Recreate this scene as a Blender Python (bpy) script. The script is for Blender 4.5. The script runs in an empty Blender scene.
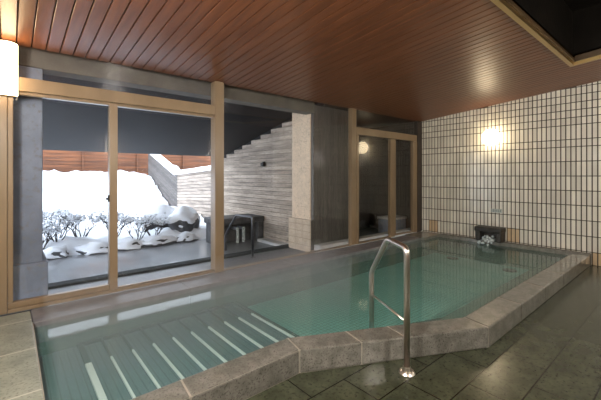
import bpy, bmesh, math, random
from mathutils import Vector, Matrix, noise
random.seed(7)
scn = bpy.context.scene
col = scn.collection

# ------------------------------------------------------------------ materials
def mat_new(name):
    m = bpy.data.materials.new(name); m.use_nodes = True
    nt = m.node_tree; nt.nodes.clear()
    return m, nt, nt.nodes, nt.links

def N(nt, typ, **kw):
    n = nt.nodes.new(typ)
    for k, v in kw.items():
        setattr(n, k, v)
    return n

def link(nt, a, b): nt.links.new(a, b)

def math_node(nt, op, a, b=None, c=None):
    n = N(nt, 'ShaderNodeMath', operation=op)
    for i, v in enumerate((a, b, c)):
        if v is None: continue
        if isinstance(v, (int, float)): n.inputs[i].default_value = v
        else: link(nt, v, n.inputs[i])
    return n.outputs[0]

def mixc(nt, fac, a, b, mode='MIX'):
    n = N(nt, 'ShaderNodeMix', data_type='RGBA', blend_type=mode)
    if isinstance(fac, (int, float)): n.inputs[0].default_value = fac
    else: link(nt, fac, n.inputs[0])
    for i, v in ((6, a), (7, b)):
        if isinstance(v, tuple): n.inputs[i].default_value = (*v, 1) if len(v) == 3 else v
        else: link(nt, v, n.inputs[i])
    return n.outputs[2]

def pos_scaled(nt, sc):
    g = N(nt, 'ShaderNodeNewGeometry')
    mp = N(nt, 'ShaderNodeMapping'); mp.inputs['Scale'].default_value = sc
    link(nt, g.outputs['Position'], mp.inputs['Vector'])
    return mp.outputs[0]

def noise_fac(nt, scale, sc=(1, 1, 1), detail=4, lo=.35, hi=.65, rough=.55):
    n = N(nt, 'ShaderNodeTexNoise'); n.inputs['Scale'].default_value = scale
    n.inputs['Detail'].default_value = detail; n.inputs['Roughness'].default_value = rough
    link(nt, pos_scaled(nt, sc), n.inputs['Vector'])
    mr = N(nt, 'ShaderNodeMapRange'); mr.inputs['From Min'].default_value = lo; mr.inputs['From Max'].default_value = hi
    link(nt, n.outputs['Fac'], mr.inputs['Value'])
    return mr.outputs[0]

def stone(name, c1, c2, rough=.4, scale=6, sc=(1, 1, 1), bump=.15, joints=None, jcol=(.02, .02, .02), spec=.5, rough2=None, c3=None, coat=0, island=0):
    """mottled solid material; joints = list of (axis, pitch, offset, width) straight joint lines in the world"""
    m, nt, nd, lk = mat_new(name)
    p = N(nt, 'ShaderNodeBsdfPrincipled'); o = N(nt, 'ShaderNodeOutputMaterial')
    f = noise_fac(nt, scale, sc)
    c = mixc(nt, f, c1, c2)
    if c3:
        c = mixc(nt, noise_fac(nt, scale * 6, sc, lo=.52, hi=.7), c, c3)
    if island:
        g = N(nt, 'ShaderNodeNewGeometry')
        v = math_node(nt, 'MULTIPLY_ADD', g.outputs['Random Per Island'], island, 1 - island * .6)
        hs = N(nt, 'ShaderNodeHueSaturation'); link(nt, v, hs.inputs['Value']); link(nt, c, hs.inputs['Color'])
        c = hs.outputs[0]
    if joints:
        sx = N(nt, 'ShaderNodeSeparateXYZ'); g = N(nt, 'ShaderNodeNewGeometry')
        link(nt, g.outputs['Position'], sx.inputs[0])
        tot = None
        for j in joints:
            ax, pitch, off, w = j[:4]
            v = sx.outputs[ax]
            if len(j) > 4:            # running bond: shift by half a pitch on every other row of another axis
                ax2, p2, o2 = j[4:]
                row = math_node(nt, 'FLOOR', math_node(nt, 'DIVIDE', math_node(nt, 'SUBTRACT', sx.outputs[ax2], o2), p2))
                par = math_node(nt, 'MODULO', math_node(nt, 'ABSOLUTE', row), 2.0)
                v = math_node(nt, 'MULTIPLY_ADD', par, pitch / 2, v)
            t = math_node(nt, 'DIVIDE', math_node(nt, 'SUBTRACT', v, off - 50 * pitch), pitch)
            fr = math_node(nt, 'FRACT', t)
            d = math_node(nt, 'ABSOLUTE', math_node(nt, 'SUBTRACT', math_node(nt, 'FRACT', math_node(nt, 'ADD', t, .5)), .5))
            q = math_node(nt, 'LESS_THAN', d, w / pitch / 2)
            tot = q if tot is None else math_node(nt, 'MAXIMUM', tot, q)
        c = mixc(nt, tot, c, jcol)
    link(nt, c, p.inputs['Base Color'])
    if rough2 is not None:
        mr = N(nt, 'ShaderNodeMapRange'); link(nt, noise_fac(nt, scale * .7, sc), mr.inputs['Value'])
        mr.inputs['To Min'].default_value = rough; mr.inputs['To Max'].default_value = rough2
        link(nt, mr.outputs[0], p.inputs['Roughness'])
    else:
        p.inputs['Roughness'].default_value = rough
    p.inputs['Specular IOR Level'].default_value = spec
    if coat:
        p.inputs['Coat Weight'].default_value = coat; p.inputs['Coat Roughness'].default_value = .02 if coat > .9 else .13
    if bump:
        b = N(nt, 'ShaderNodeBump'); b.inputs['Strength'].default_value = bump; b.inputs['Distance'].default_value = .01
        link(nt, noise_fac(nt, scale * 5, sc, lo=.2, hi=.8), b.inputs['Height'])
        link(nt, b.outputs[0], p.inputs['Normal'])
    link(nt, p.outputs[0], o.inputs[0])
    return m

def emis(name, colr, s):
    m, nt, nd, lk = mat_new(name)
    e = N(nt, 'ShaderNodeEmission'); e.inputs[0].default_value = (*colr, 1); e.inputs[1].default_value = s
    o = N(nt, 'ShaderNodeOutputMaterial'); link(nt, e.outputs[0], o.inputs[0]); return m

def metal(name, c, rough):
    m, nt, nd, lk = mat_new(name)
    p = N(nt, 'ShaderNodeBsdfPrincipled'); p.inputs['Base Color'].default_value = (*c, 1)
    p.inputs['Metallic'].default_value = 1; p.inputs['Roughness'].default_value = rough
    o = N(nt, 'ShaderNodeOutputMaterial'); link(nt, p.outputs[0], o.inputs[0]); return m

def schlick(nt, f0, nrm=None):
    g = N(nt, 'ShaderNodeNewGeometry')
    d = N(nt, 'ShaderNodeVectorMath', operation='DOT_PRODUCT')
    link(nt, g.outputs['Incoming'], d.inputs[0]); link(nt, g.outputs['Normal'], d.inputs[1])
    a = math_node(nt, 'SUBTRACT', 1.0, math_node(nt, 'ABSOLUTE', d.outputs['Value']))
    return math_node(nt, 'MULTIPLY_ADD', math_node(nt, 'POWER', a, 5.0), 1 - f0, f0)

def glass_mat(name, haze, tint=(1, 1, 1), f0=.04):
    m, nt, nd, lk = mat_new(name)
    t = N(nt, 'ShaderNodeBsdfTransparent'); t.inputs[0].default_value = (*tint, 1)
    gl = N(nt, 'ShaderNodeBsdfGlossy'); gl.inputs['Roughness'].default_value = 0.01
    mx = N(nt, 'ShaderNodeMixShader'); link(nt, schlick(nt, f0), mx.inputs[0])
    link(nt, t.outputs[0], mx.inputs[1]); link(nt, gl.outputs[0], mx.inputs[2])
    # condensation on the pane: faint, streaky
    tr = N(nt, 'ShaderNodeBsdfTranslucent'); tr.inputs[0].default_value = (.85, .9, 1, 1)
    mh = N(nt, 'ShaderNodeMixShader')
    f = noise_fac(nt, 1.6, (1, 1, .8), detail=6, lo=.3, hi=.75)
    f2 = noise_fac(nt, 9, (1.5, 1, .3), detail=3, lo=.3, hi=.8)
    link(nt, math_node(nt, 'MULTIPLY', math_node(nt, 'MULTIPLY_ADD', f, f2, .05), haze), mh.inputs[0])
    link(nt, mx.outputs[0], mh.inputs[1]); link(nt, tr.outputs[0], mh.inputs[2])
    o = N(nt, 'ShaderNodeOutputMaterial'); link(nt, mh.outputs[0], o.inputs[0]); return m

def water_mat(name, tint, murk, murk_fac, f0=.04, bump=.05):
    m, nt, nd, lk = mat_new(name)
    b = N(nt, 'ShaderNodeBump'); b.inputs['Strength'].default_value = bump; b.inputs['Distance'].default_value = .02
    n = N(nt, 'ShaderNodeTexNoise'); n.inputs['Scale'].default_value = 7; n.inputs['Detail'].default_value = 3
    link(nt, pos_scaled(nt, (1, 1, 1)), n.inputs['Vector']); link(nt, n.outputs[0], b.inputs['Height'])
    t = N(nt, 'ShaderNodeBsdfTransparent'); t.inputs[0].default_value = (*tint, 1)
    df = N(nt, 'ShaderNodeBsdfDiffuse'); df.inputs[0].default_value = (*murk, 1)
    m1 = N(nt, 'ShaderNodeMixShader'); m1.inputs[0].default_value = murk_fac
    link(nt, t.outputs[0], m1.inputs[1]); link(nt, df.outputs[0], m1.inputs[2])
    gl = N(nt, 'ShaderNodeBsdfGlossy'); gl.inputs['Roughness'].default_value = 0.02
    link(nt, b.outputs[0], gl.inputs['Normal'])
    gr_ = N(nt, 'ShaderNodeBsdfGlossy'); gr_.inputs['Roughness'].default_value = .42
    link(nt, b.outputs[0], gr_.inputs['Normal'])
    mg = N(nt, 'ShaderNodeMixShader'); mg.inputs[0].default_value = .35
    link(nt, gl.outputs[0], mg.inputs[1]); link(nt, gr_.outputs[0], mg.inputs[2])
    m2 = N(nt, 'ShaderNodeMixShader'); link(nt, schlick(nt, f0), m2.inputs[0])
    link(nt, m1.outputs[0], m2.inputs[1]); link(nt, mg.outputs[0], m2.inputs[2])
    o = N(nt, 'ShaderNodeOutputMaterial'); link(nt, m2.outputs[0], o.inputs[0]); return m

M = {}
M['ceil'] = stone('red_brown_boards', (.225, .082, .034), (.155, .056, .024), .34, 3, (8, .6, 8), .05, spec=.5, island=.12)
M['groove'] = stone('board_groove', (.05, .02, .01), (.03, .012, .006), .8, 3, bump=0)
M['tile'] = stone('cream_tile', (.82, .785, .68), (.76, .725, .625), .14, 3, bump=0, island=.22)
M['grout'] = stone('brown_grout', (.055, .038, .026), (.035, .024, .016), .8, 10)
M['rust'] = stone('rust_tile', (.66, .49, .30), (.60, .47, .31), .2, 20, bump=0)
M['plaster'] = stone('plaster', (.13, .105, .085), (.10, .085, .07), .7, 3)
M['floor'] = stone('green_stone_floor', (.048, .056, .034), (.085, .094, .058), .22, 7, bump=.0, c3=(.028, .033, .021),
                   joints=[(1, .29, 1.015, .009), (0, .6, 2.05, .009, 1, .29, 1.015)], jcol=(.012, .012, .008))
M['coping'] = stone('grey_granite', (.27, .26, .23), (.17, .165, .142), .3, 14, bump=.0, c3=(.08, .075, .062), coat=1, spec=.2)
M['sillstone'] = stone('sill_stone', (.23, .225, .235), (.165, .16, .17), .4, 10, bump=.05, spec=.3)
M['joint'] = stone('pale_joint', (.42, .39, .33), (.36, .33, .27), .6, 20, bump=0)
M['slab'] = stone('green_grey_slab', (.36, .38, .31), (.25, .27, .22), .3, 9, bump=.05, c3=(.17, .18, .145),
                  joints=[(1, .62, 3.06, .014)], jcol=(.55, .55, .47))
M['basin'] = stone('basin_tile', (.25, .56, .50), (.20, .46, .41), .4, 1.5, bump=0,
                   joints=[(0, .05, 0, .006), (1, .05, 0, .006)], jcol=(.10, .24, .21))
M['platform'] = stone('slate_platform', (.125, .145, .185), (.09, .108, .14), .4, 2, bump=0, joints=[(0, .05, 0, .008)], jcol=(.06, .07, .09))
M['bench'] = stone('bench_stone', (.07, .125, .10), (.05, .09, .07), .4, 3)
M['bar'] = stone('white_bar', (.93, .95, .97), (.88, .91, .94), .4, 8, bump=0)
M['darkgrey'] = stone('dark_grey', (.03, .035, .04), (.02, .025, .03), .5, 8, bump=0)
M['frame'] = stone('bronze_timber_frame', (.28, .20, .12), (.225, .158, .092), .32, 4, (1, 1, .3), .03, spec=.5)
M['brass'] = stone('varnished_trim', (.30, .19, .08), (.2, .12, .05), .3, 4, (.4, 3, 3), .03, spec=.6)
M['innerrim'] = stone('brown_inner_rim', (.10, .06, .025), (.06, .035, .015), .4, 4)
M['dark'] = stone('dark_boards', (.012, .010, .008), (.008, .007, .006), .5, 4, joints=[(0, .12, 0, .01)], jcol=(.004, .004, .004), spec=.05)
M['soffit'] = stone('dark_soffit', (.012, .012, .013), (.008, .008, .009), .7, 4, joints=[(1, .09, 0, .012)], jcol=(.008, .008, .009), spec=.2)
M['concrete'] = stone('grey_concrete', (.25, .29, .37), (.17, .20, .26), .7, 3, c3=(.2, .2, .215))
M['beige'] = stone('beige_render', (.78, .62, .46), (.68, .54, .40), .8, 8, c3=(.42, .33, .25))
M['plinth'] = stone('plinth_tile', (.60, .49, .37), (.50, .39, .29), .6, 8, joints=[(2, .12, .08, .008), (1, .2, .1, .006)], jcol=(.35, .27, .2))
M['ledge'] = stone('white_ledge', (.6, .6, .58), (.5, .5, .49), .4, 5)
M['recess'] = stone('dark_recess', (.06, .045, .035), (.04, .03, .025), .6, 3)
M['paving'] = stone('slate_paving', (.13, .135, .15), (.085, .088, .1), .35, 6, joints=[(0, .3, 0, .005), (1, .3, .1, .005)], jcol=(.05, .05, .055), spec=.3)
M['kerb'] = stone('dark_kerb', (.02, .021, .024), (.01, .011, .013), .8, 12, spec=.15)
M['planks'] = stone('weathered_planks', (.54, .45, .375), (.30, .25, .205), .8, 2.4, (1, .7, 7), .25, c3=(.2, .155, .13), island=.35)
M['fence2'] = stone('grey_fence_planks', (.15, .13, .118), (.095, .084, .077), .8, 2.4, (1, .7, 7), .25, c3=(.2, .18, .17), island=.5)
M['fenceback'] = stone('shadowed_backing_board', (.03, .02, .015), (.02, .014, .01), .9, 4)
M['orange'] = stone('orange_planks', (.21, .075, .028), (.10, .040, .020), .8, 2, (.6, 1, 8), .2, island=.5)
M['snow'] = stone('snow', (.9, .92, .95), (.84, .87, .92), .8, 6, bump=.2, spec=.2)
M['twig'] = stone('twig_bark', (.055, .045, .045), (.03, .025, .025), .9, 20)
M['rock'] = stone('dark_rock', (.09, .09, .095), (.04, .04, .043), .6, 6, bump=.5)
M['blackstone'] = stone('black_stone', (.045, .04, .036), (.02, .018, .016), .45, 12, bump=.5)
M['steel'] = metal('stainless', (.80, .75, .68), .30)
M['blacksteel'] = metal('dark_steel', (.14, .14, .15), .35)
M['lampmetal'] = stone('black_metal', (.015, .015, .015), (.01, .01, .01), .4, 5, bump=0)
M['brassmetal'] = metal('gold_metal_rim', (.62, .44, .20), .32)
M['globe'] = emis('globe_glow', (1, .80, .52), 5)
M['sconce'] = emis('sconce_glow', (1, .72, .42), 7)
M['plate'] = stone('pale_plate', (.50, .53, .49), (.46, .49, .45), .3, 10, bump=0)
M['ink'] = stone('teal_ink', (.03, .07, .08), (.02, .05, .06), .5, 10, bump=0)
M['foam'] = stone('foam_water', (.75, .82, .82), (.3, .36, .36), .15, 30, bump=.4)
M['glass'] = glass_mat('pane_glass', .015, (.985, .99, 1))
M['glass2'] = glass_mat('pane_glass_clear', .004, (.985, .985, .98))
M['water'] = water_mat('bath_water', (.90, .98, .96), (.26, .56, .52), .20, .045, .012)
M['lintel'] = stone('lintel_render', (.17, .155, .13), (.12, .11, .095), .9, 5)
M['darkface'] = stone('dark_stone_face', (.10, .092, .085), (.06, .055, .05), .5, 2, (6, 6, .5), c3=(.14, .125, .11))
M['water2'] = water_mat('outdoor_water', (.5, .6, .68), (.36, .37, .39), .5, .06, .12)

# ------------------------------------------------------------------ geometry helpers
def box(bm, x0, x1, y0, y1, z0, z1, bev=0):
    vs = [bm.verts.new((x, y, z)) for z in (z0, z1) for y in (y0, y1) for x in (x0, x1)]
    fs = [(0, 2, 3, 1), (4, 5, 7, 6), (0, 1, 5, 4), (2, 6, 7, 3), (0, 4, 6, 2), (1, 3, 7, 5)]
    ff = [bm.faces.new([vs[i] for i in f]) for f in fs]
    if bev:
        es = list({e for f in ff for e in f.edges})
        bmesh.ops.bevel(bm, geom=es, offset=bev, segments=2, affect='EDGES', profile=.5)

def prism(bm, poly, z0, z1, bev=0):
    """poly: counter-clockwise list of (x,y)"""
    b = [bm.verts.new((x, y, z0)) for x, y in poly]; t = [bm.verts.new((x, y, z1)) for x, y in poly]
    n = len(poly)
    ff = [bm.faces.new(list(reversed(b))), bm.faces.new(t)]
    for i in range(n):
        ff.append(bm.faces.new((b[i], b[(i + 1) % n], t[(i + 1) % n], t[i])))
    if bev:
        es = list({e for f in ff for e in f.edges})
        bmesh.ops.bevel(bm, geom=es, offset=bev, segments=2, affect='EDGES', profile=.5)

def tube(bm, pts, r, seg=12, cap=True, r2=None):
    pts = [Vector(p) for p in pts]; rings = []
    prev = None
    for i, p in enumerate(pts):
        a = pts[max(i - 1, 0)]; b = pts[min(i + 1, len(pts) - 1)]
        t = (b - a).normalized()
        if prev is None:
            u = t.orthogonal().normalized()
        else:
            u = (prev - t * prev.dot(t)).normalized()
        prev = u; v = t.cross(u)
        rr = r if r2 is None else r + (r2 - r) * i / (len(pts) - 1)
        rings.append([bm.verts.new(p + (u * math.cos(2 * math.pi * k / seg) + v * math.sin(2 * math.pi * k / seg)) * rr) for k in range(seg)])
    for i in range(len(rings) - 1):
        for k in range(seg):
            bm.faces.new((rings[i][k], rings[i][(k + 1) % seg], rings[i + 1][(k + 1) % seg], rings[i + 1][k]))
    if cap:
        bm.faces.new(list(reversed(rings[0]))); bm.faces.new(rings[-1])

def rounded(pts, rad, n=6):
    pts = [Vector(p) for p in pts]; out = [pts[0]]
    for i in range(1, len(pts) - 1):
        a = (pts[i - 1] - pts[i]); b = (pts[i + 1] - pts[i])
        q = min(rad, a.length * .45, b.length * .45)
        p0 = pts[i] + a.normalized() * q; p1 = pts[i] + b.normalized() * q
        for k in range(n + 1):
            t = k / n
            out.append((1 - t) ** 2 * p0 + 2 * t * (1 - t) * pts[i] + t * t * p1)
    out.append(pts[-1]); return out

def sphere(bm, c, r, sc=(1, 1, 1), sub=3, jit=0, seed=0):
    ret = bmesh.ops.create_icosphere(bm, subdivisions=sub, radius=1)
    for v in ret['verts']:
        d = v.co.normalized(); k = 1
        if jit: k += jit * noise.noise(d * 1.7 + Vector((seed * 3.1, seed, 0)))
        v.co = Vector((d.x * sc[0], d.y * sc[1], d.z * sc[2])) * r * k + Vector(c)
    return ret['verts']

def obj(name, bm, m, parent=None, loc=None, smooth=False):
    me = bpy.data.meshes.new(name)
    bmesh.ops.recalc_face_normals(bm, faces=bm.faces)
    if parent is not None and loc is None: loc = parent.get('_w', (0, 0, 0))
    if loc is None: loc = (0, 0, 0)
    bmesh.ops.translate(bm, verts=bm.verts, vec=-Vector(loc))
    bm.to_mesh(me); bm.free()
    if smooth:
        for p in me.polygons: p.use_smooth = True
    me.materials.append(M[m] if isinstance(m, str) else m)
    o = bpy.data.objects.new(name, me); col.objects.link(o)
    if parent is not None:
        o.parent = parent
        pw = Vector(parent['_w']) if '_w' in parent else Vector((0, 0, 0))
        o.location = Vector(loc) - pw
    else:
        o.location = loc
    o['_w'] = tuple(loc)
    return o

def tag(o, label=None, cat=None, group=None, kind=None):
    if label: o['label'] = label
    if cat: o['category'] = cat
    if group: o['group'] = group
    if kind: o['kind'] = kind
    return o

def thing(name, loc, label, cat, group=None, kind=None):
    o = bpy.data.objects.new(name, None); col.objects.link(o); o.location = loc; o['_w'] = tuple(loc)
    o.empty_display_size = .1
    return tag(o, label, cat, group, kind)

def B(): return bmesh.new()
def boxobj(name, dims, m, parent=None, bev=0, loc=None):
    bm = B(); box(bm, *dims, bev=bev)
    if parent is None and loc is None:
        loc = ((dims[0] + dims[1]) / 2, (dims[2] + dims[3]) / 2, dims[4])
    return obj(name, bm, m, parent, loc)

# ------------------------------------------------------------------ constants of the room
YW = 4.05                      # window plane
XT = 6.95                      # tiled wall
YB = -1.6                      # wall behind the viewer
XL = -.8                       # left wall
SL = .088
def ceil_z(y): return 2.605 + SL * (YW - y)
ZC = .17                       # coping height
ZW = .125                      # water level

# ------------------------------------------------------------------ floor
bm = B()
near = [(XL - .1, YB - .1), (XT + .1, YB - .1), (XT + .1, 1.15), (2.975, 1.15), (1.57, 1.87), (XL - .1, 1.87)]
prism(bm, near, -.12, 0)
fl = tag(obj('floor', bm, 'floor'), kind='structure')

# ------------------------------------------------------------------ ceiling with real grooves between the boards
SKY = (1.35, 5.605, -1.25, 1.09)       # opening of the roof light: x0,x1,y0,y1
bm = B(); pitch = .108; g = .010
x = .044 - pitch * 9
gro = B()
while x < XT + .05:
    a, b = x + g / 2, x + pitch - g / 2
    a = max(a, XL - .1); b = min(b, XT + .1)
    runs = [(YB - .1, YW + .02)]
    if b > SKY[0] and a < SKY[1]:
        runs = [(YB - .1, SKY[2]), (SKY[3], YW + .02)]
    if b > a:
        for y0, y1 in runs:
            vs = []
            for yy in (y0, y1):
                z = ceil_z(yy)
                vs.append([bm.verts.new(p) for p in ((a, yy, z + .02), (a, yy, z + .002), (a + .003, yy, z), (b - .003, yy, z), (b, yy, z + .002), (b, yy, z + .02))])
            for k in range(6):
                bm.faces.new((vs[0][k], vs[0][(k + 1) % 6], vs[1][(k + 1) % 6], vs[1][k]))
            bm.faces.new(vs[0]); bm.faces.new(list(reversed(vs[1])))
    x += pitch
cl = tag(obj('ceiling', bm, 'ceil'), kind='structure')
def slope_slab(bm, x0, x1, y0, y1, dz0, dz1):
    v = [bm.verts.new((xx, yy, ceil_z(yy) + dz)) for dz in (dz0, dz1) for yy in (y0, y1) for xx in (x0, x1)]
    for f in [(0, 2, 3, 1), (4, 5, 7, 6), (0, 1, 5, 4), (2, 6, 7, 3), (0, 4, 6, 2), (1, 3, 7, 5)]:
        bm.faces.new([v[i] for i in f])
slope_slab(gro, XL - .1, XT + .1, SKY[3], YW + .02, .0201, .12)
slope_slab(gro, XL - .1, XT + .1, YB - .1, SKY[2], .0201, .12)
slope_slab(gro, XL - .1, SKY[0], SKY[2], SKY[3], .0201, .12)
slope_slab(gro, SKY[1], XT + .1, SKY[2], SKY[3], .0201, .12)
obj('groove_backing', gro, 'groove', cl)

# roof light opening: dark boarded recess with a varnished rim
rl = tag(thing('trim_1', (SKY[0], SKY[3], ceil_z(SKY[3])), None, None), kind='structure')
bm = B()
w = .032
slope_slab(bm, SKY[0] - w, SKY[1] + w, SKY[3] - .012, SKY[3] + w, -.022, .018)
slope_slab(bm, SKY[0] - w, SKY[1] + w, SKY[2] - w, SKY[2] + .012, -.022, .018)
slope_slab(bm, SKY[0] - w, SKY[0] + .012, SKY[2] + .012, SKY[3] - .012, -.022, .018)
slope_slab(bm, SKY[1] - .012, SKY[1] + w, SKY[2] + .012, SKY[3] - .012, -.022, .018)
obj('opening_rim', bm, 'brassmetal', rl)
bm = B()
slope_slab(bm, SKY[0], SKY[1], SKY[3] - .03, SKY[3], .02, .05)
slope_slab(bm, SKY[1] - .03, SKY[1], SKY[2], SKY[3] - .03, .02, .09)
slope_slab(bm, SKY[0], SKY[1] - .03, SKY[2], SKY[2] + .03, .02, .09)
slope_slab(bm, SKY[0], SKY[0] + .03, SKY[2] + .03, SKY[3] - .03, .02, .09)
obj('inner_rim', bm, 'innerrim', rl)
bm = B()
zt = 3.55
def reveal(bm, x0, x1, y0, y1):
    box(bm, x0, x1, y0, y1, ceil_z(y1) + .121 if False else ceil_z(YB) + .0, zt)
for (x0, x1, y0, y1) in ((SKY[0] - .04, SKY[1] + .04, SKY[3], SKY[3] + .04), (SKY[0] - .04, SKY[1] + .04, SKY[2] - .04, SKY[2]),
                         (SKY[0] - .04, SKY[0], SKY[2], SKY[3]), (SKY[1], SKY[1] + .04, SKY[2], SKY[3])):
    v = [bm.verts.new((xx, yy, z if z else ceil_z(yy) + .09)) for z in (0, zt) for yy in (y0, y1) for xx in (x0, x1)]
    for f in [(0, 2, 3, 1), (4, 5, 7, 6), (0, 1, 5, 4), (2, 6, 7, 3), (0, 4, 6, 2), (1, 3, 7, 5)]:
        bm.faces.new([v[i] for i in f])
box(bm, SKY[0] - .04, SKY[1] + .04, SKY[2] - .04, SKY[3] + .04, zt, zt + .05)
obj('recess_boards', bm, 'dark', rl)

# ------------------------------------------------------------------ walls
bm = B()
v = [bm.verts.new(p) for p in ((XT + .006, YB - .1, -.12), (XT + .006, YW + .1, -.12), (XT + .006, YW + .1, ceil_z(YW + .1) + .02), (XT + .006, YB - .1, ceil_z(YB - .1) + .02))]
v2 = [bm.verts.new(p.co + Vector((.15, 0, 0))) for p in v]
bm.faces.new(v); bm.faces.new(list(reversed(v2)))
for i in range(4): bm.faces.new((v[i], v[(i + 1) % 4], v2[(i + 1) % 4], v2[i]))
wr = tag(obj('wall_right', bm, 'grout'), kind='structure')
rows = [-.045, .2, .445, .69, .928, 1.163, 1.40, 1.638, 1.876, 1.996, 2.231]
while rows[-1] < 3.2: rows.append(rows[-1] + .1205)
tiles = B(); rust = B(); TP = .0668; gr = .011
y = 1.042 - TP * 40
def one_tile(bm, y0, y1, z0, z1):
    zc0 = ceil_z(y0) + .005; zc1 = ceil_z(y1) + .005
    za, zb = min(z1, zc0), min(z1, zc1)
    if min(za, zb) - z0 < .012: return
    b = .002
    o_ = [(XT + .0055, y0, z0), (XT + .0055, y1, z0), (XT + .0055, y1, zb), (XT + .0055, y0, za)]
    i_ = [(XT, y0 + b, z0 + b), (XT, y1 - b, z0 + b), (XT, y1 - b, zb - b), (XT, y0 + b, za - b)]
    ov = [bm.verts.new(p) for p in o_]; iv = [bm.verts.new(p) for p in i_]
    bm.faces.new(iv)
    for k in range(4): bm.faces.new((ov[k], ov[(k + 1) % 4], iv[(k + 1) % 4], iv[k]))
while y < YW - .02:
    if y > YB:
        for r in range(len(rows) - 1):
            z0, z1 = rows[r] + gr / 2, rows[r + 1] - gr / 2
            if z0 < 0: z0 = 0.004
            if z1 - z0 < .03: continue
            rb = (r == 1 and (2.05 < y < 2.26 or 3.60 < y < 3.82)) or (r == 0 and .6 < y < 1.05)
            one_tile(rust if rb else tiles, y + .007, min(y + TP - .007, YW), z0, z1)
    y += TP
obj('wall_tiling', tiles, 'tile', wr)
obj('stained_tiling', rust, 'rust', wr)['label'] = 'rust-stained orange tiles low on the wall'

def wallbox(name, d, m='plaster'):
    return tag(boxobj(name, d, m), kind='structure')
wallbox('wall_left', (XL - .15, XL, YB - .1, YW + .15, -.12, 3.2))
wallbox('wall_back', (XL, XT, YB - .15, YB, -.12, 3.3))
wallbox('wall_front', (XL, -.085, YW - .06, YW + .12, 0, 2.603))

# ------------------------------------------------------------------ bath basin
inner = [(.14, 2.045), (1.608, 2.045), (3.017, 1.345), (6.83, 1.345), (6.83, 3.64), (.14, 3.64)]
bath = thing('bath_basin', (3.0, 2.4, 0), 'long indoor soaking bath with angled granite edge below the glass wall', 'bath')
bm = B()
ZB = -.22
prism(bm, [(.139, 1.9), (1.57, 1.9), (2.99, 1.2), (6.94, 1.2), (6.94, 3.98), (.139, 3.98)], ZB - .1, ZB)
obj('basin_floor', bm, 'basin', bath)
bm = B()
def wallseg(bm, p, q, t, z0, z1):
    p = Vector(p); q = Vector(q); d = (q - p).normalized(); n = Vector((d.y, -d.x)) * t
    prism(bm, [tuple(p), tuple(p + n)[:2], tuple(q + n)[:2], tuple(q)], z0, z1)
for i in range(6):
    wallseg(bm, inner[i], inner[(i + 1) % 6], .08 if i < 5 else .0015, ZB, ZC - .05)
obj('basin_wall', bm, 'bench', bath)
# sitting step under water on the near side
bm = B()
prism(bm, [(3.05, 1.347), (6.828, 1.347), (6.828, 1.66), (3.26, 1.66)], ZB, -.0)
prism(bm, [(.142, 2.047), (1.60, 2.047), (3.05, 1.347), (3.26, 1.66), (1.82, 2.20), (.142, 2.20)], ZB, -.0)
obj('submerged_step', bm, 'bench', bath)

# near coping: outline pieces cut at the joints
def cop(poly, z0=0.0, z1=ZC, m='coping', bev=.012):
    bm = B(); prism(bm, poly, z0, z1, bev=bev); return obj('coping_stone', bm, m, bath)
def lerp(a, b, t): return (a[0] + (b[0] - a[0]) * t, a[1] + (b[1] - a[1]) * t)
Ei, Eo = (1.608, 2.045), (1.56, 1.842)
Di, Do = (3.017, 1.345), (2.965, 1.118)
J = []
def strip(i0, i1, o0, o1, cuts):
    """stones between inner edge i0-i1 and outer edge o0-o1 with joints at cuts (0..1)"""
    L = (Vector(i1) - Vector(i0)).length; gp = .0025 / L
    for a, b in zip(cuts[:-1], cuts[1:]):
        a2, b2 = a + gp, b - gp
        cop([lerp(o0, o1, a2), lerp(o0, o1, b2), lerp(i0, i1, b2), lerp(i0, i1, a2)])
strip((.144, 2.045), Ei, (.144, 1.842), Eo, [0, .44, 1])
strip(Ei, Di, Eo, Do, [0, .30, .53, 1])
strip(Di, (6.83, 1.345), Do, (6.83, 1.118), [0, .2, .4, .6, .8, 1])
bm = B()                        # pale mortar showing in the joints, a hair below the stones
prism(bm, [(.146, 1.845), (1.563, 1.845), (2.969, 1.125), (6.82, 1.125), (6.82, 1.341), (3.015, 1.341), (1.607, 2.041), (.146, 2.041)], .001, ZC - .0035)
obj('mortar', bm, 'joint', bath)['label'] = 'pale mortar in the joints of the granite edge'
# far coping under the windows, and ledge below the tiled wall
for a, b in ((.145, 1.5), (1.504, 3.0), (3.004, 4.5), (4.504, 6.25)):
    bm = B(); box(bm, a, b, 3.63, 4.0, -.02, ZC, bev=.008); obj('coping_stone', bm, 'sillstone', bath)
bm = B(); box(bm, 6.254, 6.945, 3.56, 4.0, -.02, ZC + .012, bev=.008); obj('coping_stone', bm, 'coping', bath)
bm = B(); box(bm, 6.83, 6.945, 1.118, 3.556, -.02, ZC + .018, bev=.008); obj('coping_stone', bm, 'coping', bath)

bm = B(); prism(bm, [(.142, 2.047), (1.609, 2.047), (3.018, 1.347), (6.829, 1.347), (6.829, 3.629), (.142, 3.629)], ZW - .001, ZW)
# single surface sheet: drop underside
bmesh.ops.delete(bm, geom=[f for f in bm.faces if f.calc_center_median().z < ZW - .0002], context='FACES')
tag(obj('bath_water', bm, 'water', loc=(3, 2.5, ZW)), 'teal green hot spring water filling the indoor bath', 'water', kind='stuff')

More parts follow.
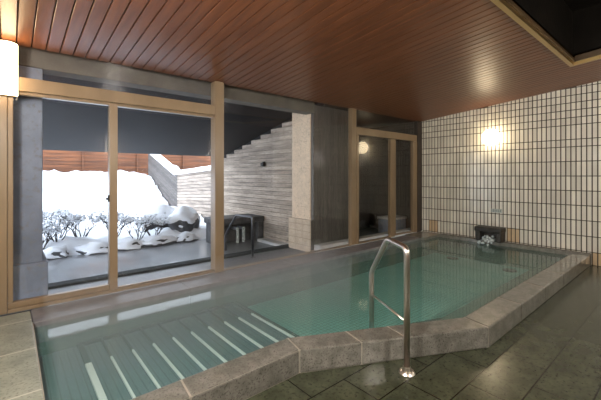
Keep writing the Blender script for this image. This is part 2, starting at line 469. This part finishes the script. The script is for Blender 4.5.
# reclining bars lying on the submerged platform
rb = thing('reclining_rack', (1.1, 3.0, -.06), 'submerged rack of white bars in the shallow left end of the bath', 'rack')
SZ = 0.0
xs = [.445, .60, .755, .915, 1.08, 1.245, 1.41, 1.575, 1.73, 1.88]
for k, xx in enumerate(xs):
    wd = .021 if k == 0 else .008
    bm = B(); box(bm, xx - wd, xx + wd, 2.24, 2.98, SZ - .02, SZ, bev=.004); b_ = obj('bar', bm, 'bar', rb)
    bm = B(); box(bm, xx - wd, xx + wd, 2.982, 3.36, SZ - .022, SZ - .002, bev=.004); c_ = obj('dark_bar_end', bm, 'darkgrey', rb)  # far stretch of each bar in a dark tone
bm = B(); box(bm, .42, 1.9, 3.362, 3.385, SZ - .03, SZ, bev=.004); obj('edge_rail', bm, 'darkgrey', rb)
bm = B(); box(bm, 1.905, 1.93, 2.24, 3.385, SZ - .03, SZ, bev=.004); obj('edge_rail', bm, 'darkgrey', rb)
bm = B(); box(bm, .16, 1.95, 2.205, 3.40, ZB + .002, SZ - .031); obj('platform', bm, 'platform', rb)

for (xx, yy, lb) in ((6.62, 3.17, 'dark oval drain grate under water, nearer the glass doors'), (6.5, 2.12, 'dark oval drain grate under water, nearer the spout')):
    d = thing('drain_grate', (xx, yy, ZB), lb, 'drain', 'drain grates on the bath floor')
    bm = B(); bmesh.ops.create_cone(bm, cap_ends=True, segments=24, radius1=.11, radius2=.10, depth=.012, matrix=Matrix.Translation((xx, yy, ZB + .0075)))
    obj('rim', bm, 'darkgrey', d)
    bm = B()
    for k in range(-3, 4):
        box(bm, xx - .07, xx + .07, yy + k * .022 - .005, yy + k * .022 + .005, ZB + .0136, ZB + .02)
    obj('grille', bm, 'blacksteel', d)

# thin steam over the shallow end
sv, snt, _, _ = mat_new('steam')
vs_ = N(snt, 'ShaderNodeVolumeScatter'); vs_.inputs['Color'].default_value = (.95, .97, 1, 1); vs_.inputs['Density'].default_value = .30
link(snt, vs_.outputs[0], N(snt, 'ShaderNodeOutputMaterial').inputs['Volume']); M['steam'] = sv
bm = B(); prism(bm, [(.2, 2.2), (1.62, 2.2), (2.2, 1.95), (3.0, 2.6), (3.4, 3.58), (.2, 3.58)], ZW + .002, .5)
tag(obj('steam', bm, 'steam', loc=(2, 2.8, ZW)), 'thin steam hanging over the shallow end of the bath', 'steam', kind='stuff')

# stone shelf at the left
bm = B(); box(bm, XL + .005, .138, 1.2, 3.93, 0, ZC + .014, bev=.006)
tag(obj('stone_shelf', bm, 'slab', loc=(-.3, 2.5, 0)), 'wide green grey stone shelf at the left end of the bath', 'shelf')
bm = B(); box(bm, .1385, .1445, 2.05, 3.62, ZW + .003, ZC + .01, bev=.001)
tag(obj('edge_strip', bm, 'joint', loc=(.14, 2.8, ZW + .003)), 'pale edging strip between the left stone shelf and the water', 'trim')

# ------------------------------------------------------------------ handrail
hr = thing('handrail', (2.153, 1.366, 0), 'stainless steel handrail leading over the granite edge into the indoor bath', 'handrail')
b0 = Vector((2.153, 1.36, 0)); nd_ = Vector((.4535, .891, 0))
p2 = b0 + nd_ * .58; pa = b0 + nd_ * .285
bm = B(); tube(bm, rounded([b0 + Vector((0, 0, .012)), b0 + Vector((0, 0, .885)), pa + Vector((0, 0, .90)), p2 + Vector((0, 0, .555)), p2 + Vector((0, 0, -.1))], .05), .0225, 16)
obj('rail_tube', bm, 'steel', hr, smooth=True)
bm = B(); tube(bm, [b0 + nd_ * .024 + Vector((0, 0, .357)), p2 - nd_ * .024 + Vector((0, 0, .362))], .009, 10); obj('brace', bm, 'steel', hr, smooth=True)
bm = B(); bmesh.ops.create_cone(bm, cap_ends=True, segments=28, radius1=.058, radius2=.05, depth=.012, matrix=Matrix.Translation(b0 + Vector((0, 0, .0065))))
bmesh.ops.create_cone(bm, cap_ends=True, segments=20, radius1=.032, radius2=.027, depth=.03, matrix=Matrix.Translation(b0 + Vector((0, 0, .028))))
fl_ = obj('flange', bm, 'steel', hr)
for k in range(4):
    bm = B(); a = k * math.pi / 2 + .5
    bmesh.ops.create_cone(bm, cap_ends=True, segments=6, radius1=.007, radius2=.006, depth=.008, matrix=Matrix.Translation(b0 + Vector((math.cos(a) * .043, math.sin(a) * .043, .0165))))
    obj('bolt', bm, 'steel', fl_)

# ------------------------------------------------------------------ spout, plate, lamps
sp = thing('water_spout', (6.75, 2.55, ZC + .018), 'black stone water spout block at the foot of the tiled wall', 'spout')
bm = B()
ys, ye = 2.33, 2.78
box(bm, 6.70, 6.94, ys, ys + .09, .19, .42, bev=.02); box(bm, 6.70, 6.94, ye - .09, ye, .19, .42, bev=.02)
box(bm, 6.68, 6.943, ys - .01, ye + .01, .36, .455, bev=.025); box(bm, 6.86, 6.94, ys + .08, ye - .08, .19, .37)
obj('spout_block', bm, 'blackstone', sp)
bm = B(); random.seed(3)
for k in range(26):
    yy = random.uniform(ys + .11, ye - .11); t = random.random()
    sphere(bm, (6.84 - .2 * t, yy + .04 * t, .27 - .13 * t * t), random.uniform(.012, .028), sub=2)
box(bm, 6.72, 6.86, ys + .12, ye - .12, .2, .245, bev=.01)
obj('gushing_water', bm, 'foam', sp, smooth=True)['label'] = 'white water gushing from the spout mouth'

pl = thing('sign_plate', (6.943, 2.49, .716), 'small pale plate with dark teal lettering on the tiled wall above the spout', 'sign')
bm = B(); box(bm, 6.938, 6.948, 2.395, 2.587, .712, .782, bev=.003); obj('plate', bm, 'plate', pl)
bm = B(); random.seed(5)
for k in range(6):
    yc = 2.566 - k * .030
    for (dy, dz, w_, h_) in ((0, .02, .02, .005), (0, 0, .018, .005), (0, -.018, .021, .005), (random.uniform(-.006, .006), 0, .005, .04)):
        box(bm, 6.9362, 6.9378, yc + dy - w_ / 2, yc + dy + w_ / 2, .747 + dz - h_ / 2, .747 + dz + h_ / 2)
obj('lettering', bm, 'ink', pl)

def globe(x, y, z, nx, ny, label):
    t = thing('globe_lamp', (x, y, z), label, 'lamp', 'globe wall lamps')
    c = Vector((x, y, z)); n = Vector((nx, ny, 0))
    bm = B(); sphere(bm, c + n * .155, .15, sub=4); g_ = obj('glass_globe', bm, 'globe', t, smooth=True)
    rot = n.to_track_quat('Z', 'Y').to_matrix().to_4x4()
    bm = B(); bmesh.ops.create_cone(bm, cap_ends=True, segments=28, radius1=.075, radius2=.07, depth=.02, matrix=Matrix.Translation(c + n * .0105) @ rot)
    obj('wall_mount', bm, 'brass', t); return t
globe(XT - .002, 2.533, 2.117, -1, 0, 'glowing round globe lamp high on the cream tiled wall')

M['fill_light'] = emis('back_fill_glow', (1, .91, .80), 75)  # glow of unseen lamps added behind the viewer to brighten the room
M['fill_light2'] = emis('left_fill_glow', (1, .93, .84), 125)  # stronger glow for the unseen fill lamps added along the left wall
for xx, lb in ((4.80, 'added unseen half-round fill lamp on the wall behind the viewer, nearer the tiled wall'), (1.955, 'added unseen half-round fill lamp on the wall behind the viewer, nearer the stone shelf')):
    t = thing('wall_lamp', (xx, YB, 1.9), lb, 'lamp', 'added fill lamps on the wall behind the viewer')
    bm = B(); prism(bm, [(xx + .065 * math.cos(a), YB + .018 + .07 * math.sin(a)) for a in [math.pi * k / 12 for k in range(13)]], 1.88, 2.33); obj('lamp_shade', bm, 'fill_light', t)
    bm = B(); box(bm, xx - .075, xx + .075, YB + .001, YB + .017, 1.87, 2.34, bev=.004); obj('back_plate', bm, 'brass', t)

for yy, lb in ((1.68, 'added unseen half-round fill lamp on the left wall above the stone shelf, nearer the windows'), (.7, 'added unseen half-round fill lamp on the left wall beside the viewer, farther from the windows')):
    t = thing('wall_lamp', (XL, yy, 1.9), lb, 'lamp', 'added fill lamps on the left wall')
    bm = B(); prism(bm, [(XL + .018 + .07 * math.sin(a), yy - .065 * math.cos(a)) for a in [math.pi * k / 12 for k in range(13)]], 1.88, 2.33); obj('lamp_shade', bm, 'fill_light2', t)
    bm = B(); box(bm, XL + .001, XL + .017, yy - .075, yy + .075, 1.87, 2.34, bev=.004); obj('back_plate', bm, 'brass', t)

sc = thing('wall_lamp', (-.045, 3.98, 2.1), 'glowing white upright half-round lamp at the left end of the window wall', 'lamp')
bm = B(); prof = [(-.105 + 0, 3.965)]
poly = [(-.020 - .072 * math.cos(a), 3.965 - .085 * math.sin(a)) for a in [math.pi * k / 14 for k in range(15)]]
poly = poly[::-1]
poly2 = list(reversed(poly))
prism(bm, poly2, 2.115, 2.565); obj('lamp_shade', bm, 'sconce', sc)
bm = B(); box(bm, -.11, .045, 3.966, 3.985, 2.11, 2.575, bev=.004); obj('back_plate', bm, 'brass', sc)


# ------------------------------------------------------------------ window wall
ZS = ZC + .001
def frame_thing(name): 
    return tag(thing(name, (0, YW, ZS), None, None), kind='structure')
Y0, Y1 = YW - .045, YW + .045
w1 = frame_thing('window_1')
ZTOP = ceil_z(Y0) - .003
def fr(parent, x0, x1, z0, z1, y0=Y0, y1=Y1, name='frame', m='frame', bev=.004):
    bm = B(); box(bm, x0, x1, y0, y1, z0, z1, bev=bev); return obj(name, bm, m, parent)
def pane(parent, x0, x1, z0, z1, y=YW, m='glass', name='pane'):
    bm = B(); box(bm, x0, x1, y - .003, y + .003, z0, z1); return obj(name, bm, m, parent)
# left sliding window: jamb, head beam, sill, two sashes, transom light
fr(w1, -.085, -.02, ZS, ZTOP, name='jamb')
fr(w1, -.018, 1.974, 2.17, 2.295, Y0 - .02, Y1, name='head_beam')
fr(w1, -.018, 1.974, ZS, ZS + .035, name='sill')
pane(w1, -.02, 1.974, 2.295, ZTOP - .003, name='transom_pane')
s = fr(w1, .79, .866, ZS + .037, 2.168, Y0 - .004, Y1 - .01, name='meeting_stile')
fr(w1, -.018, .788, ZS + .037, ZS + .09, Y0 + .01, Y1 - .02, name='bottom_rail')
fr(w1, .868, 1.974, ZS + .037, ZS + .045, Y0 + .02, Y1 - .02, name='bottom_rail')
fr(w1, -.018, .02, ZS + .092, 2.168, Y0 + .01, Y1 - .02, name='stile')
fr(w1, -.018, 1.974, 2.14, 2.169, Y0 + .01, Y1 - .02, name='top_rail')
pane(w1, .02, .79, ZS + .09, 2.14)
pane(w1, .866, 1.974, ZS + .045, 2.14)
bm = B(); box(bm, .772, .789, Y0 - .008, Y0 + .012, 1.13, 1.2, bev=.003); box(bm, .755, .772, Y0 - .006, Y0 + .008, 1.15, 1.175, bev=.003)
obj('latch', bm, 'lampmetal', w1)
# full-height post and the big fixed pane
w2 = frame_thing('window_2')
fr(w2, 1.976, 2.098, ZS, ZTOP, Y0 - .02, Y1 + .02, name='post')
fr(w2, 2.10, 4.598, ZS, ZS + .012, name='sill')
pane(w2, 2.10, 4.60, ZS + .012, ZTOP - .002, m='glass2')
w3 = frame_thing('window_3')
fr(w3, 4.61, 4.74, ZS, ZTOP, Y0 + .01, Y1, name='post')
fr(w3, 4.742, 6.75, 2.15, 2.285, Y0 + .008, Y1, name='head_beam')
pane(w3, 4.742, 6.75, 2.287, ZTOP - .002, m='glass2', name='transom_pane')
fr(w3, 6.62, 6.77, ZS + .013, 2.148, Y0 + .015, Y1, name='jamb')
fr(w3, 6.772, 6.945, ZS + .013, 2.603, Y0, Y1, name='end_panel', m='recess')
d1 = tag(thing('door_1', (5.2, YW, ZS), None, None), kind='structure')
fr(d1, 4.742, 4.80, ZS, 2.148, name='stile'); fr(d1, 5.80, 5.94, ZS, 2.148, Y0 + .02, Y1, name='stile')
fr(d1, 4.802, 5.788, ZS, ZS + .02, name='bottom_rail')
pane(d1, 4.80, 5.80, ZS + .02, 2.148, m='glass2')
d2 = tag(thing('door_2', (6.2, YW, ZS), None, None), kind='structure')
fr(d2, 5.962, 5.99, ZS + .013, 2.148, Y0 + .03, Y1, name='stile'); fr(d2, 5.992, 6.598, ZS + .013, ZS + .04, Y0 + .03, Y1, name='bottom_rail')
pane(d2, 5.99, 6.62, ZS + .04, 2.148, YW + .02, m='glass2')

# ------------------------------------------------------------------ outside, under the eave
ZP = .09
wallbox('paving', (-3.0, 4.09, 4.0955, 4.885, -.1, ZP), 'paving')
def st(o): return tag(o, kind='structure')
# left pillar and its foot
lp = thing('pillar', (-.15, 4.4, ZP), 'square grey concrete pillar just outside the left window pane', 'pillar')
bm = B(); box(bm, -.55, .245, 4.22, 4.75, ZP, 2.46, bev=.012); obj('shaft', bm, 'concrete', lp)
bm = B(); box(bm, -.58, .285, 4.17, 4.80, ZP, .56, bev=.01); obj('foot', bm, 'concrete', lp)
# right pier
rp = thing('pillar', (4.4, 4.6, ZP), 'broad beige pier with a tiled foot outside the tall fixed pane', 'pillar')
bm = B(); box(bm, 3.93, 4.86, 4.36, 4.86, .64, 2.56, bev=.01); obj('shaft', bm, 'beige', rp)
bm = B(); box(bm, 3.885, 4.86, 4.3105, 4.91, ZP, .645, bev=.01); obj('foot', bm, 'plinth', rp)
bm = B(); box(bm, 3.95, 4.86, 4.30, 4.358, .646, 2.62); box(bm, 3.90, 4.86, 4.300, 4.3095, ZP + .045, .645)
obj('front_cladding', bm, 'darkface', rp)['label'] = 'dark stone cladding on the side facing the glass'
bm = B(); box(bm, 3.96, 6.94, 4.13, 4.298, -.1, .225, bev=.006)
tag(obj('stone_ledge', bm, 'ledge', loc=(5, 4.2, ZP)), 'low white stone ledge outside between the glass and the beige pier', 'ledge')
# lintel
st(boxobj('trim_2', (-.6, 3.925, 4.24, 4.46, 2.465, 2.70), 'lintel', bev=.008))
# dark recess behind the glass doors
rc = tag(thing('wall_outside', (5.9, 5.5, 0), None, None), kind='structure')
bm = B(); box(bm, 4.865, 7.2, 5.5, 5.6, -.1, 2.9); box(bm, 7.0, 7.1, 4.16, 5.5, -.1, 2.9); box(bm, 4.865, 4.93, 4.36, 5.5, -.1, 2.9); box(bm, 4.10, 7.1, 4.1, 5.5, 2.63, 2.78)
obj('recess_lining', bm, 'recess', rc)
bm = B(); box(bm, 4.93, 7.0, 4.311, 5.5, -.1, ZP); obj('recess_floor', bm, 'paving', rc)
bk = thing('stone_block', (6.7, 4.6, ZP), 'square grey stone block behind the right glass door', 'block')
bm = B(); box(bm, 6.45, 6.96, 4.42, 4.82, ZP, .42, bev=.01); obj('body', bm, 'concrete', bk)
bm = B(); box(bm, 6.43, 6.98, 4.40, 4.84, .42, .47, bev=.012); obj('top_slab', bm, 'ledge', bk)

# sloping roof soffit
def roof_z(y): return 2.69 - .2235 * (y - 4.3)
bm = B()
v = [bm.verts.new((xx, yy, roof_z(yy) + dz)) for dz in (0, .12) for yy in (4.1, 7.9) for xx in (-.75, 4.098)]
for f in [(0, 2, 3, 1), (4, 5, 7, 6), (0, 1, 5, 4), (2, 6, 7, 3), (0, 4, 6, 2), (1, 3, 7, 5)]: bm.faces.new([v[i] for i in f])
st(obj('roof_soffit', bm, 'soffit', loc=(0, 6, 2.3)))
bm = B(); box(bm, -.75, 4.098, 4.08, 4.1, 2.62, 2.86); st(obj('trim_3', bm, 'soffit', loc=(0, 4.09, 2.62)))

# weathered plank wall on the right, plank ends stepping up under the roof
random.seed(11)
pw = tag(thing('wall_planked', (4.15, 6.4, 0), None, None), kind='structure')
bm = B(); H_ = .085; z = -.1
while z < 2.75:
    ye_ = 7.9 if z + H_ < roof_z(7.9) else 4.3 + (2.69 - (z + H_)) / .2235
    ye_ = min(ye_, 7.9)
    if ye_ > 4.95:
        box(bm, 4.10 - random.uniform(0, .008), 4.14, 4.915, ye_, z, z + H_ - .006)
    z += H_
obj('planks', bm, 'planks', pw)
bm = B()
poly = [(4.915, -.1), (7.9, -.1), (7.9, 2.0), (4.915, 2.9)]
a = [bm.verts.new((4.142, p[0], p[1])) for p in poly]; b = [bm.verts.new((4.22, p[0], p[1])) for p in poly]
bm.faces.new(a); bm.faces.new(list(reversed(b)))
for i in range(4): bm.faces.new((a[i], a[(i + 1) % 4], b[(i + 1) % 4], b[i]))
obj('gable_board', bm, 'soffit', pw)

def fence(name, label, A, Bp, za, zb, z0, m, ph=.13, post=1.8, snowcap=.12, t=.04, back=-1):
    A = Vector((*A, 0)); Bp = Vector((*Bp, 0)); L = (Bp - A).length; d = (Bp - A) / L
    f = thing(name, tuple(A + Vector((0, 0, z0))), label, 'fence')
    rot = Matrix.Translation(A) @ Matrix.Rotation(math.atan2(d.y, d.x), 4, 'Z')
    bm = B(); npl = int(max(za, zb) / ph) + 14
    for k in range(npl):
        # planks follow the slope of the fence top
        ztop = za - k * ph; dzz = zb - za
        if ztop < z0 - 2.2: break
        j = .012 * (k % 2) + random.uniform(0, .006)
        vs = [bm.verts.new((xx, yy, ztop + (dzz if xx else 0) - h)) for h in (ph - .012, 0) for yy in (-t / 2 - j, t / 2) for xx in (0, L)]
        for q in [(0, 2, 3, 1), (4, 5, 7, 6), (0, 1, 5, 4), (2, 6, 7, 3), (0, 4, 6, 2), (1, 3, 7, 5)]: bm.faces.new([vs[i] for i in q])
    bm.transform(rot); obj('planks', bm, m, f)
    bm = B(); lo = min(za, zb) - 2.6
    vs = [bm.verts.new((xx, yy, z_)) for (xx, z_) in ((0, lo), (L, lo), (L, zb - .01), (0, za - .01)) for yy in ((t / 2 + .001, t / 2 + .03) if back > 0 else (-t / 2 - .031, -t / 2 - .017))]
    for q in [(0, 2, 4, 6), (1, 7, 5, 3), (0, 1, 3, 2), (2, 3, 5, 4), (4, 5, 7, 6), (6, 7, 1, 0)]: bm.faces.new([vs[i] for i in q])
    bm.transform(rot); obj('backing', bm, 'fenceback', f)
    for k in range(int(L / post) + 1):
        s = min(max(k * post, .04), L - .04); zt_ = za + (zb - za) * s / L
        bm = B(); box(bm, s - .035, s + .035, -t / 2 - .10, -t / 2 - .032, z0, zt_ - .01); bm.transform(rot); obj('post', bm, m, f)
    if snowcap:
        bm = B(); n = int(L / .12); rows_ = []
        for k in range(n + 1):
            s = L * k / n; zt_ = za + (zb - za) * s / L; hh = snowcap * (1 + .35 * noise.noise(Vector((s * 1.3, za, 0))))
            rows_.append([bm.verts.new((s, math.cos(a) * .11 + .01, zt_ + .002 + max(0, math.sin(a)) * hh - (.03 if abs(math.cos(a)) > .9 else 0))) for a in [math.pi * q / 8 for q in range(9)]])
        for k in range(n):
            for q in range(8): bm.faces.new((rows_[k][q], rows_[k + 1][q], rows_[k + 1][q + 1], rows_[k][q + 1]))
        bm.faces.new(rows_[0]); bm.faces.new(list(reversed(rows_[-1])))
        bm.transform(rot); obj('snow_cap', bm, 'snow', f, smooth=True)
    return f
fence('plank_fence', 'grey weathered plank fence running on from the eave, topped with snow', (4.12, 7.95), (4.12, 10.95), 1.60, 1.46, -.3, 'planks', ph=.095)
fence('plank_fence', 'grey plank fence climbing the snowy bank beyond the fence corner', (4.14, 11.02), (5.0, 17.0), 1.46, 2.62, -.3, 'fence2', ph=.095, snowcap=.2)
fence('board_fence', 'tall orange brown board fence across the back of the snowy garden', (-9, 18.2), (14, 18.2), 3.5, 3.5, .5, 'orange', ph=.16, snowcap=0, post=2.3, back=1)

# outdoor bath
ob = thing('outdoor_bath', (1.5, 5.9, 0), 'outdoor stone bath with a dark kerb between the paving and the snow', 'bath')
bm = B(); box(bm, -3, 4.09, 4.89, 5.07, -.4, .115, bev=.012); obj('kerb', bm, 'kerb', ob)
bm = B(); box(bm, -3, 4.09, 5.07, 7.0, -.5, -.4); obj('basin_floor', bm, 'paving', ob)
bm = B(); box(bm, 3.90, 4.095, 5.075, 5.97, -.4, .10, bev=.01); obj('side_ledge', bm, 'ledge', ob)
bm = B(); v = [bm.verts.new(p) for p in ((-3, 5.071, .045), (3.899, 5.071, .045), (3.899, 7.0, .045), (-3, 7.0, .045))]; bm.faces.new(v)
tag(obj('outdoor_bath_water', bm, 'water2', loc=(1, 6, .045)), 'grey steaming water of the outdoor bath beyond the windows', 'water', kind='stuff')

oh = thing('handrail', (2.985, 4.70, ZP), 'thin dark metal handrail standing at the outdoor bath', 'handrail')
bm = B(); tube(bm, rounded([(2.985, 4.70, ZP + .005), (2.985, 4.70, .735), (2.985, 5.23, .72), (2.985, 5.62, .32), (2.985, 5.62, -.3)], .05), .021, 14)
obj('rail_tube', bm, 'blacksteel', oh, smooth=True)
bm = B(); bmesh.ops.create_cone(bm, cap_ends=True, segments=24, radius1=.05, radius2=.045, depth=.01, matrix=Matrix.Translation((2.985, 4.70, ZP + .0055))); obj('flange', bm, 'blacksteel', oh)

os_ = thing('stone_spout', (3.55, 6.2, 0), 'dark square stone spout housing at the corner of the outdoor bath', 'spout')
bm = B(); box(bm, 3.06, 3.2, 6.0, 6.6, -.39, .5, bev=.02); box(bm, 3.94, 4.085, 6.0, 6.6, -.39, .5, bev=.02); box(bm, 3.02, 4.09, 5.98, 6.62, .44, .56, bev=.02); box(bm, 3.2, 3.94, 6.3, 6.6, -.39, .45)
obj('housing', bm, 'rock', os_)
bm = B(); tube(bm, [(3.50, 6.31, .33), (3.50, 6.1, .33)], .03, 12); tube(bm, [(3.64, 6.31, .33), (3.64, 6.1, .33)], .03, 12); obj('pipes', bm, 'concrete', os_, smooth=True)
bm = B(); box(bm, 3.47, 3.53, 6.06, 6.10, .05, .36, bev=.01); box(bm, 3.61, 3.67, 6.06, 6.10, .05, .36, bev=.01); obj('falling_water', bm, 'foam', os_)

bl = thing('outdoor_wall_lamp', (4.09, 5.97, 1.62), 'small black box lamp fixed on the weathered plank wall', 'lamp')
bm = B(); box(bm, 4.01, 4.085, 5.93, 6.02, 1.60, 1.675, bev=.008); obj('housing', bm, 'lampmetal', bl)
bm = B(); box(bm, 4.04, 4.089, 5.95, 6.0, 1.675, 1.70, bev=.004); obj('bracket', bm, 'lampmetal', bl)

# ------------------------------------------------------------------ snow garden
def sm(a, b, x):
    t = min(max((x - a) / (b - a), 0), 1); return t * t * (3 - 2 * t)
def ter(x, y):
    h = .10 + .125 * (y - 7) + (.10 if y < 14 else .1)
    h -= sm(1.9, 3.7, x) * min(.09 * (y - 7), .42) * (1 - sm(12, 16, y))
    h += .16 * (noise.noise(Vector((x * .9, y * .9, 1.3)))) + .10 * noise.noise(Vector((x * 3, y * 3, 4))) + .07 * noise.noise(Vector((x * 6, y * 6, 2)))
    h *= sm(6.85, 7.25, y) * .9 + .1
    return h
bm = B(); nx, ny = 150, 110; grid = []
for j in range(ny + 1):
    yy = 6.92 + (18.1 - 6.92) * (j / ny) ** 1.5; r_ = []
    for i in range(nx + 1):
        fx = i / nx; xmax = 4.05 if yy < 11 else 4.05 + (yy - 11) * .15
        xx = -8 + (xmax + 8) * fx
        r_.append(bm.verts.new((xx, yy, ter(xx, yy))))
    grid.append(r_)
for j in range(ny):
    for i in range(nx): bm.faces.new((grid[j][i], grid[j][i + 1], grid[j + 1][i + 1], grid[j + 1][i]))
tag(obj('snow_bank', bm, 'snow', loc=(0, 7, 0), smooth=True), 'deep white snow covering the sloping garden', 'snow', kind='stuff')
bm = B(); box(bm, -9, 16, 6.95, 19, -.6, -.5); box(bm, 5.3, 14, 7.9, 18.1, .9, 1.0)
st(obj('ground_outside', bm, 'snow', loc=(0, 8, -.5)))

def shrub(x, y, h, w, label, seed):
    random.seed(seed); z0 = ter(x, y) - .03
    t = thing('snowy_shrub', (x, y, z0), label, 'shrub', 'bare shrubs at the outdoor bath')
    bm = B(); sn = B()
    def grow(p, d, L, r, lev):
        q = p + d * L; mid = p + d * L * .5 + Vector((random.uniform(-1, 1), random.uniform(-1, 1), random.uniform(-1, 1))) * L * .08
        tube(bm, [p, mid, q], r, 5, cap=False, r2=r * .65)
        if lev >= 2 and random.random() < .42:
            sphere(sn, q + Vector((0, 0, .012)), random.uniform(.009, .024), (1.4, 1.2, .7), sub=1)
        if lev == 4: return
        for k in range(random.choice((2, 3, 3) if lev < 3 else (2, 2, 3))):
            nd2 = (d + Vector((random.uniform(-1, 1) * w, random.uniform(-1, 1) * w, random.uniform(-.25, .6)))).normalized()
            grow(q, nd2, L * random.uniform(.6, .85), r * .62, lev + 1)
    for s in range(7):
        a = random.uniform(0, 6.28)
        grow(Vector((x + .06 * math.cos(a), y + .06 * math.sin(a), z0)), Vector((math.cos(a) * .55, math.sin(a) * .4, 1)).normalized(), h * .32, .011, 0)
    obj('branches', bm, 'twig', t); obj('clinging_snow', sn, 'snow', t, smooth=True)['kind'] = 'stuff'
shrub(.62, 7.25, .58, .9, 'low bare shrub thick with snow just right of the concrete pillar', 21)
shrub(.98, 7.35, .50, .9, 'bare snowy shrub just left of the window meeting stile', 22)
shrub(1.50, 7.3, .52, .9, 'bare snowy shrub just right of the window meeting stile', 23)
shrub(1.92, 7.25, .54, .9, 'bare dark shrub in the middle of the right-hand sliding pane', 24)
shrub(2.25, 7.3, .48, .9, 'rightmost bare shrub, beside the snow-covered rocks', 25)
shrub(.75, 8.6, .42, .8, 'small snowy shrub higher up the bank behind the front row', 26)
shrub(.35, 7.1, .5, .9, 'leftmost bare shrub, half hidden by the concrete pillar', 27)

def rock(x, y, w, h, label, seed, z0=None, grp='snow-capped rocks round the outdoor bath'):
    z0 = ter(x, y) - .06 if z0 is None else z0
    t = thing('snowy_rock', (x, y, z0), label, 'rock', grp)
    bm = B(); sphere(bm, (x, y, z0 + h * .30), 1, (w, w * .75, h * .55), 3, .35, seed); obj('stone', bm, 'rock', t, smooth=True)
    bm = B(); vs = sphere(bm, (x, y + .02, z0 + h * .42), 1, (w * 1.06, w * .8, h * .56), 3, .45, seed)
    for v_ in vs:
        if v_.co.z < z0 + h * .42: v_.co.z = z0 + h * .42 + (v_.co.z - z0 - h * .42) * .55
    obj('snow_cap', bm, 'snow', t, smooth=True)
edge = [(.55, .24, 'below the left sliding pane shrubs'), (1.15, .27, 'behind the meeting stile'), (1.68, .26, 'right of the meeting stile'), (2.22, .30, 'below the rightmost shrub'), (2.78, .24, 'nearest the grey fence')]
for i, (xx, w_, lb) in enumerate(edge):
    rock(xx, 6.98, w_, .24, 'low dark rock under snow at the water edge, ' + lb, i, z0=-.02)
rock(2.95, 7.45, .30, .52, 'tall snow-covered rock, frontmost of the pile at the grey fence', 31)
rock(2.65, 7.95, .40, .55, 'snow-covered rock in the middle of the pile by the grey fence', 33)
rock(3.1, 8.5, .42, .50, 'snow-covered rock at the back of the pile by the grey fence', 35)

# ------------------------------------------------------------------ daylight and camera
w = bpy.data.worlds.new('overcast'); scn.world = w; w.use_nodes = True
nt = w.node_tree; nt.nodes.clear()
bg = nt.nodes.new('ShaderNodeBackground'); bg.inputs[0].default_value = (.80, .89, 1.0, 1); bg.inputs[1].default_value = 2.0
oo = nt.nodes.new('ShaderNodeOutputWorld'); nt.links.new(bg.outputs[0], oo.inputs[0])

cd = bpy.data.cameras.new('camera'); cam = bpy.data.objects.new('camera', cd); col.objects.link(cam)
cam.location = (0, 0, 1.4); cam.rotation_euler = (math.radians(90), 0, math.radians(49.6 - 90))
cd.sensor_fit = 'HORIZONTAL'; cd.sensor_width = 36; cd.lens = 36 * 341 / 601; cd.shift_y = -24 / 601; cd.clip_start = .02
scn.camera = cam
scn.view_settings.view_transform = 'Standard'; scn.view_settings.look = 'None'
scn.view_settings.gamma = 1; scn.view_settings.use_curve_mapping = False; scn.view_settings.exposure = 1.35
scn.cycles.max_bounces = 10; scn.cycles.transparent_max_bounces = 16; scn.cycles.diffuse_bounces = 5
for o in bpy.data.objects:
    if '_w' in o: del o['_w']
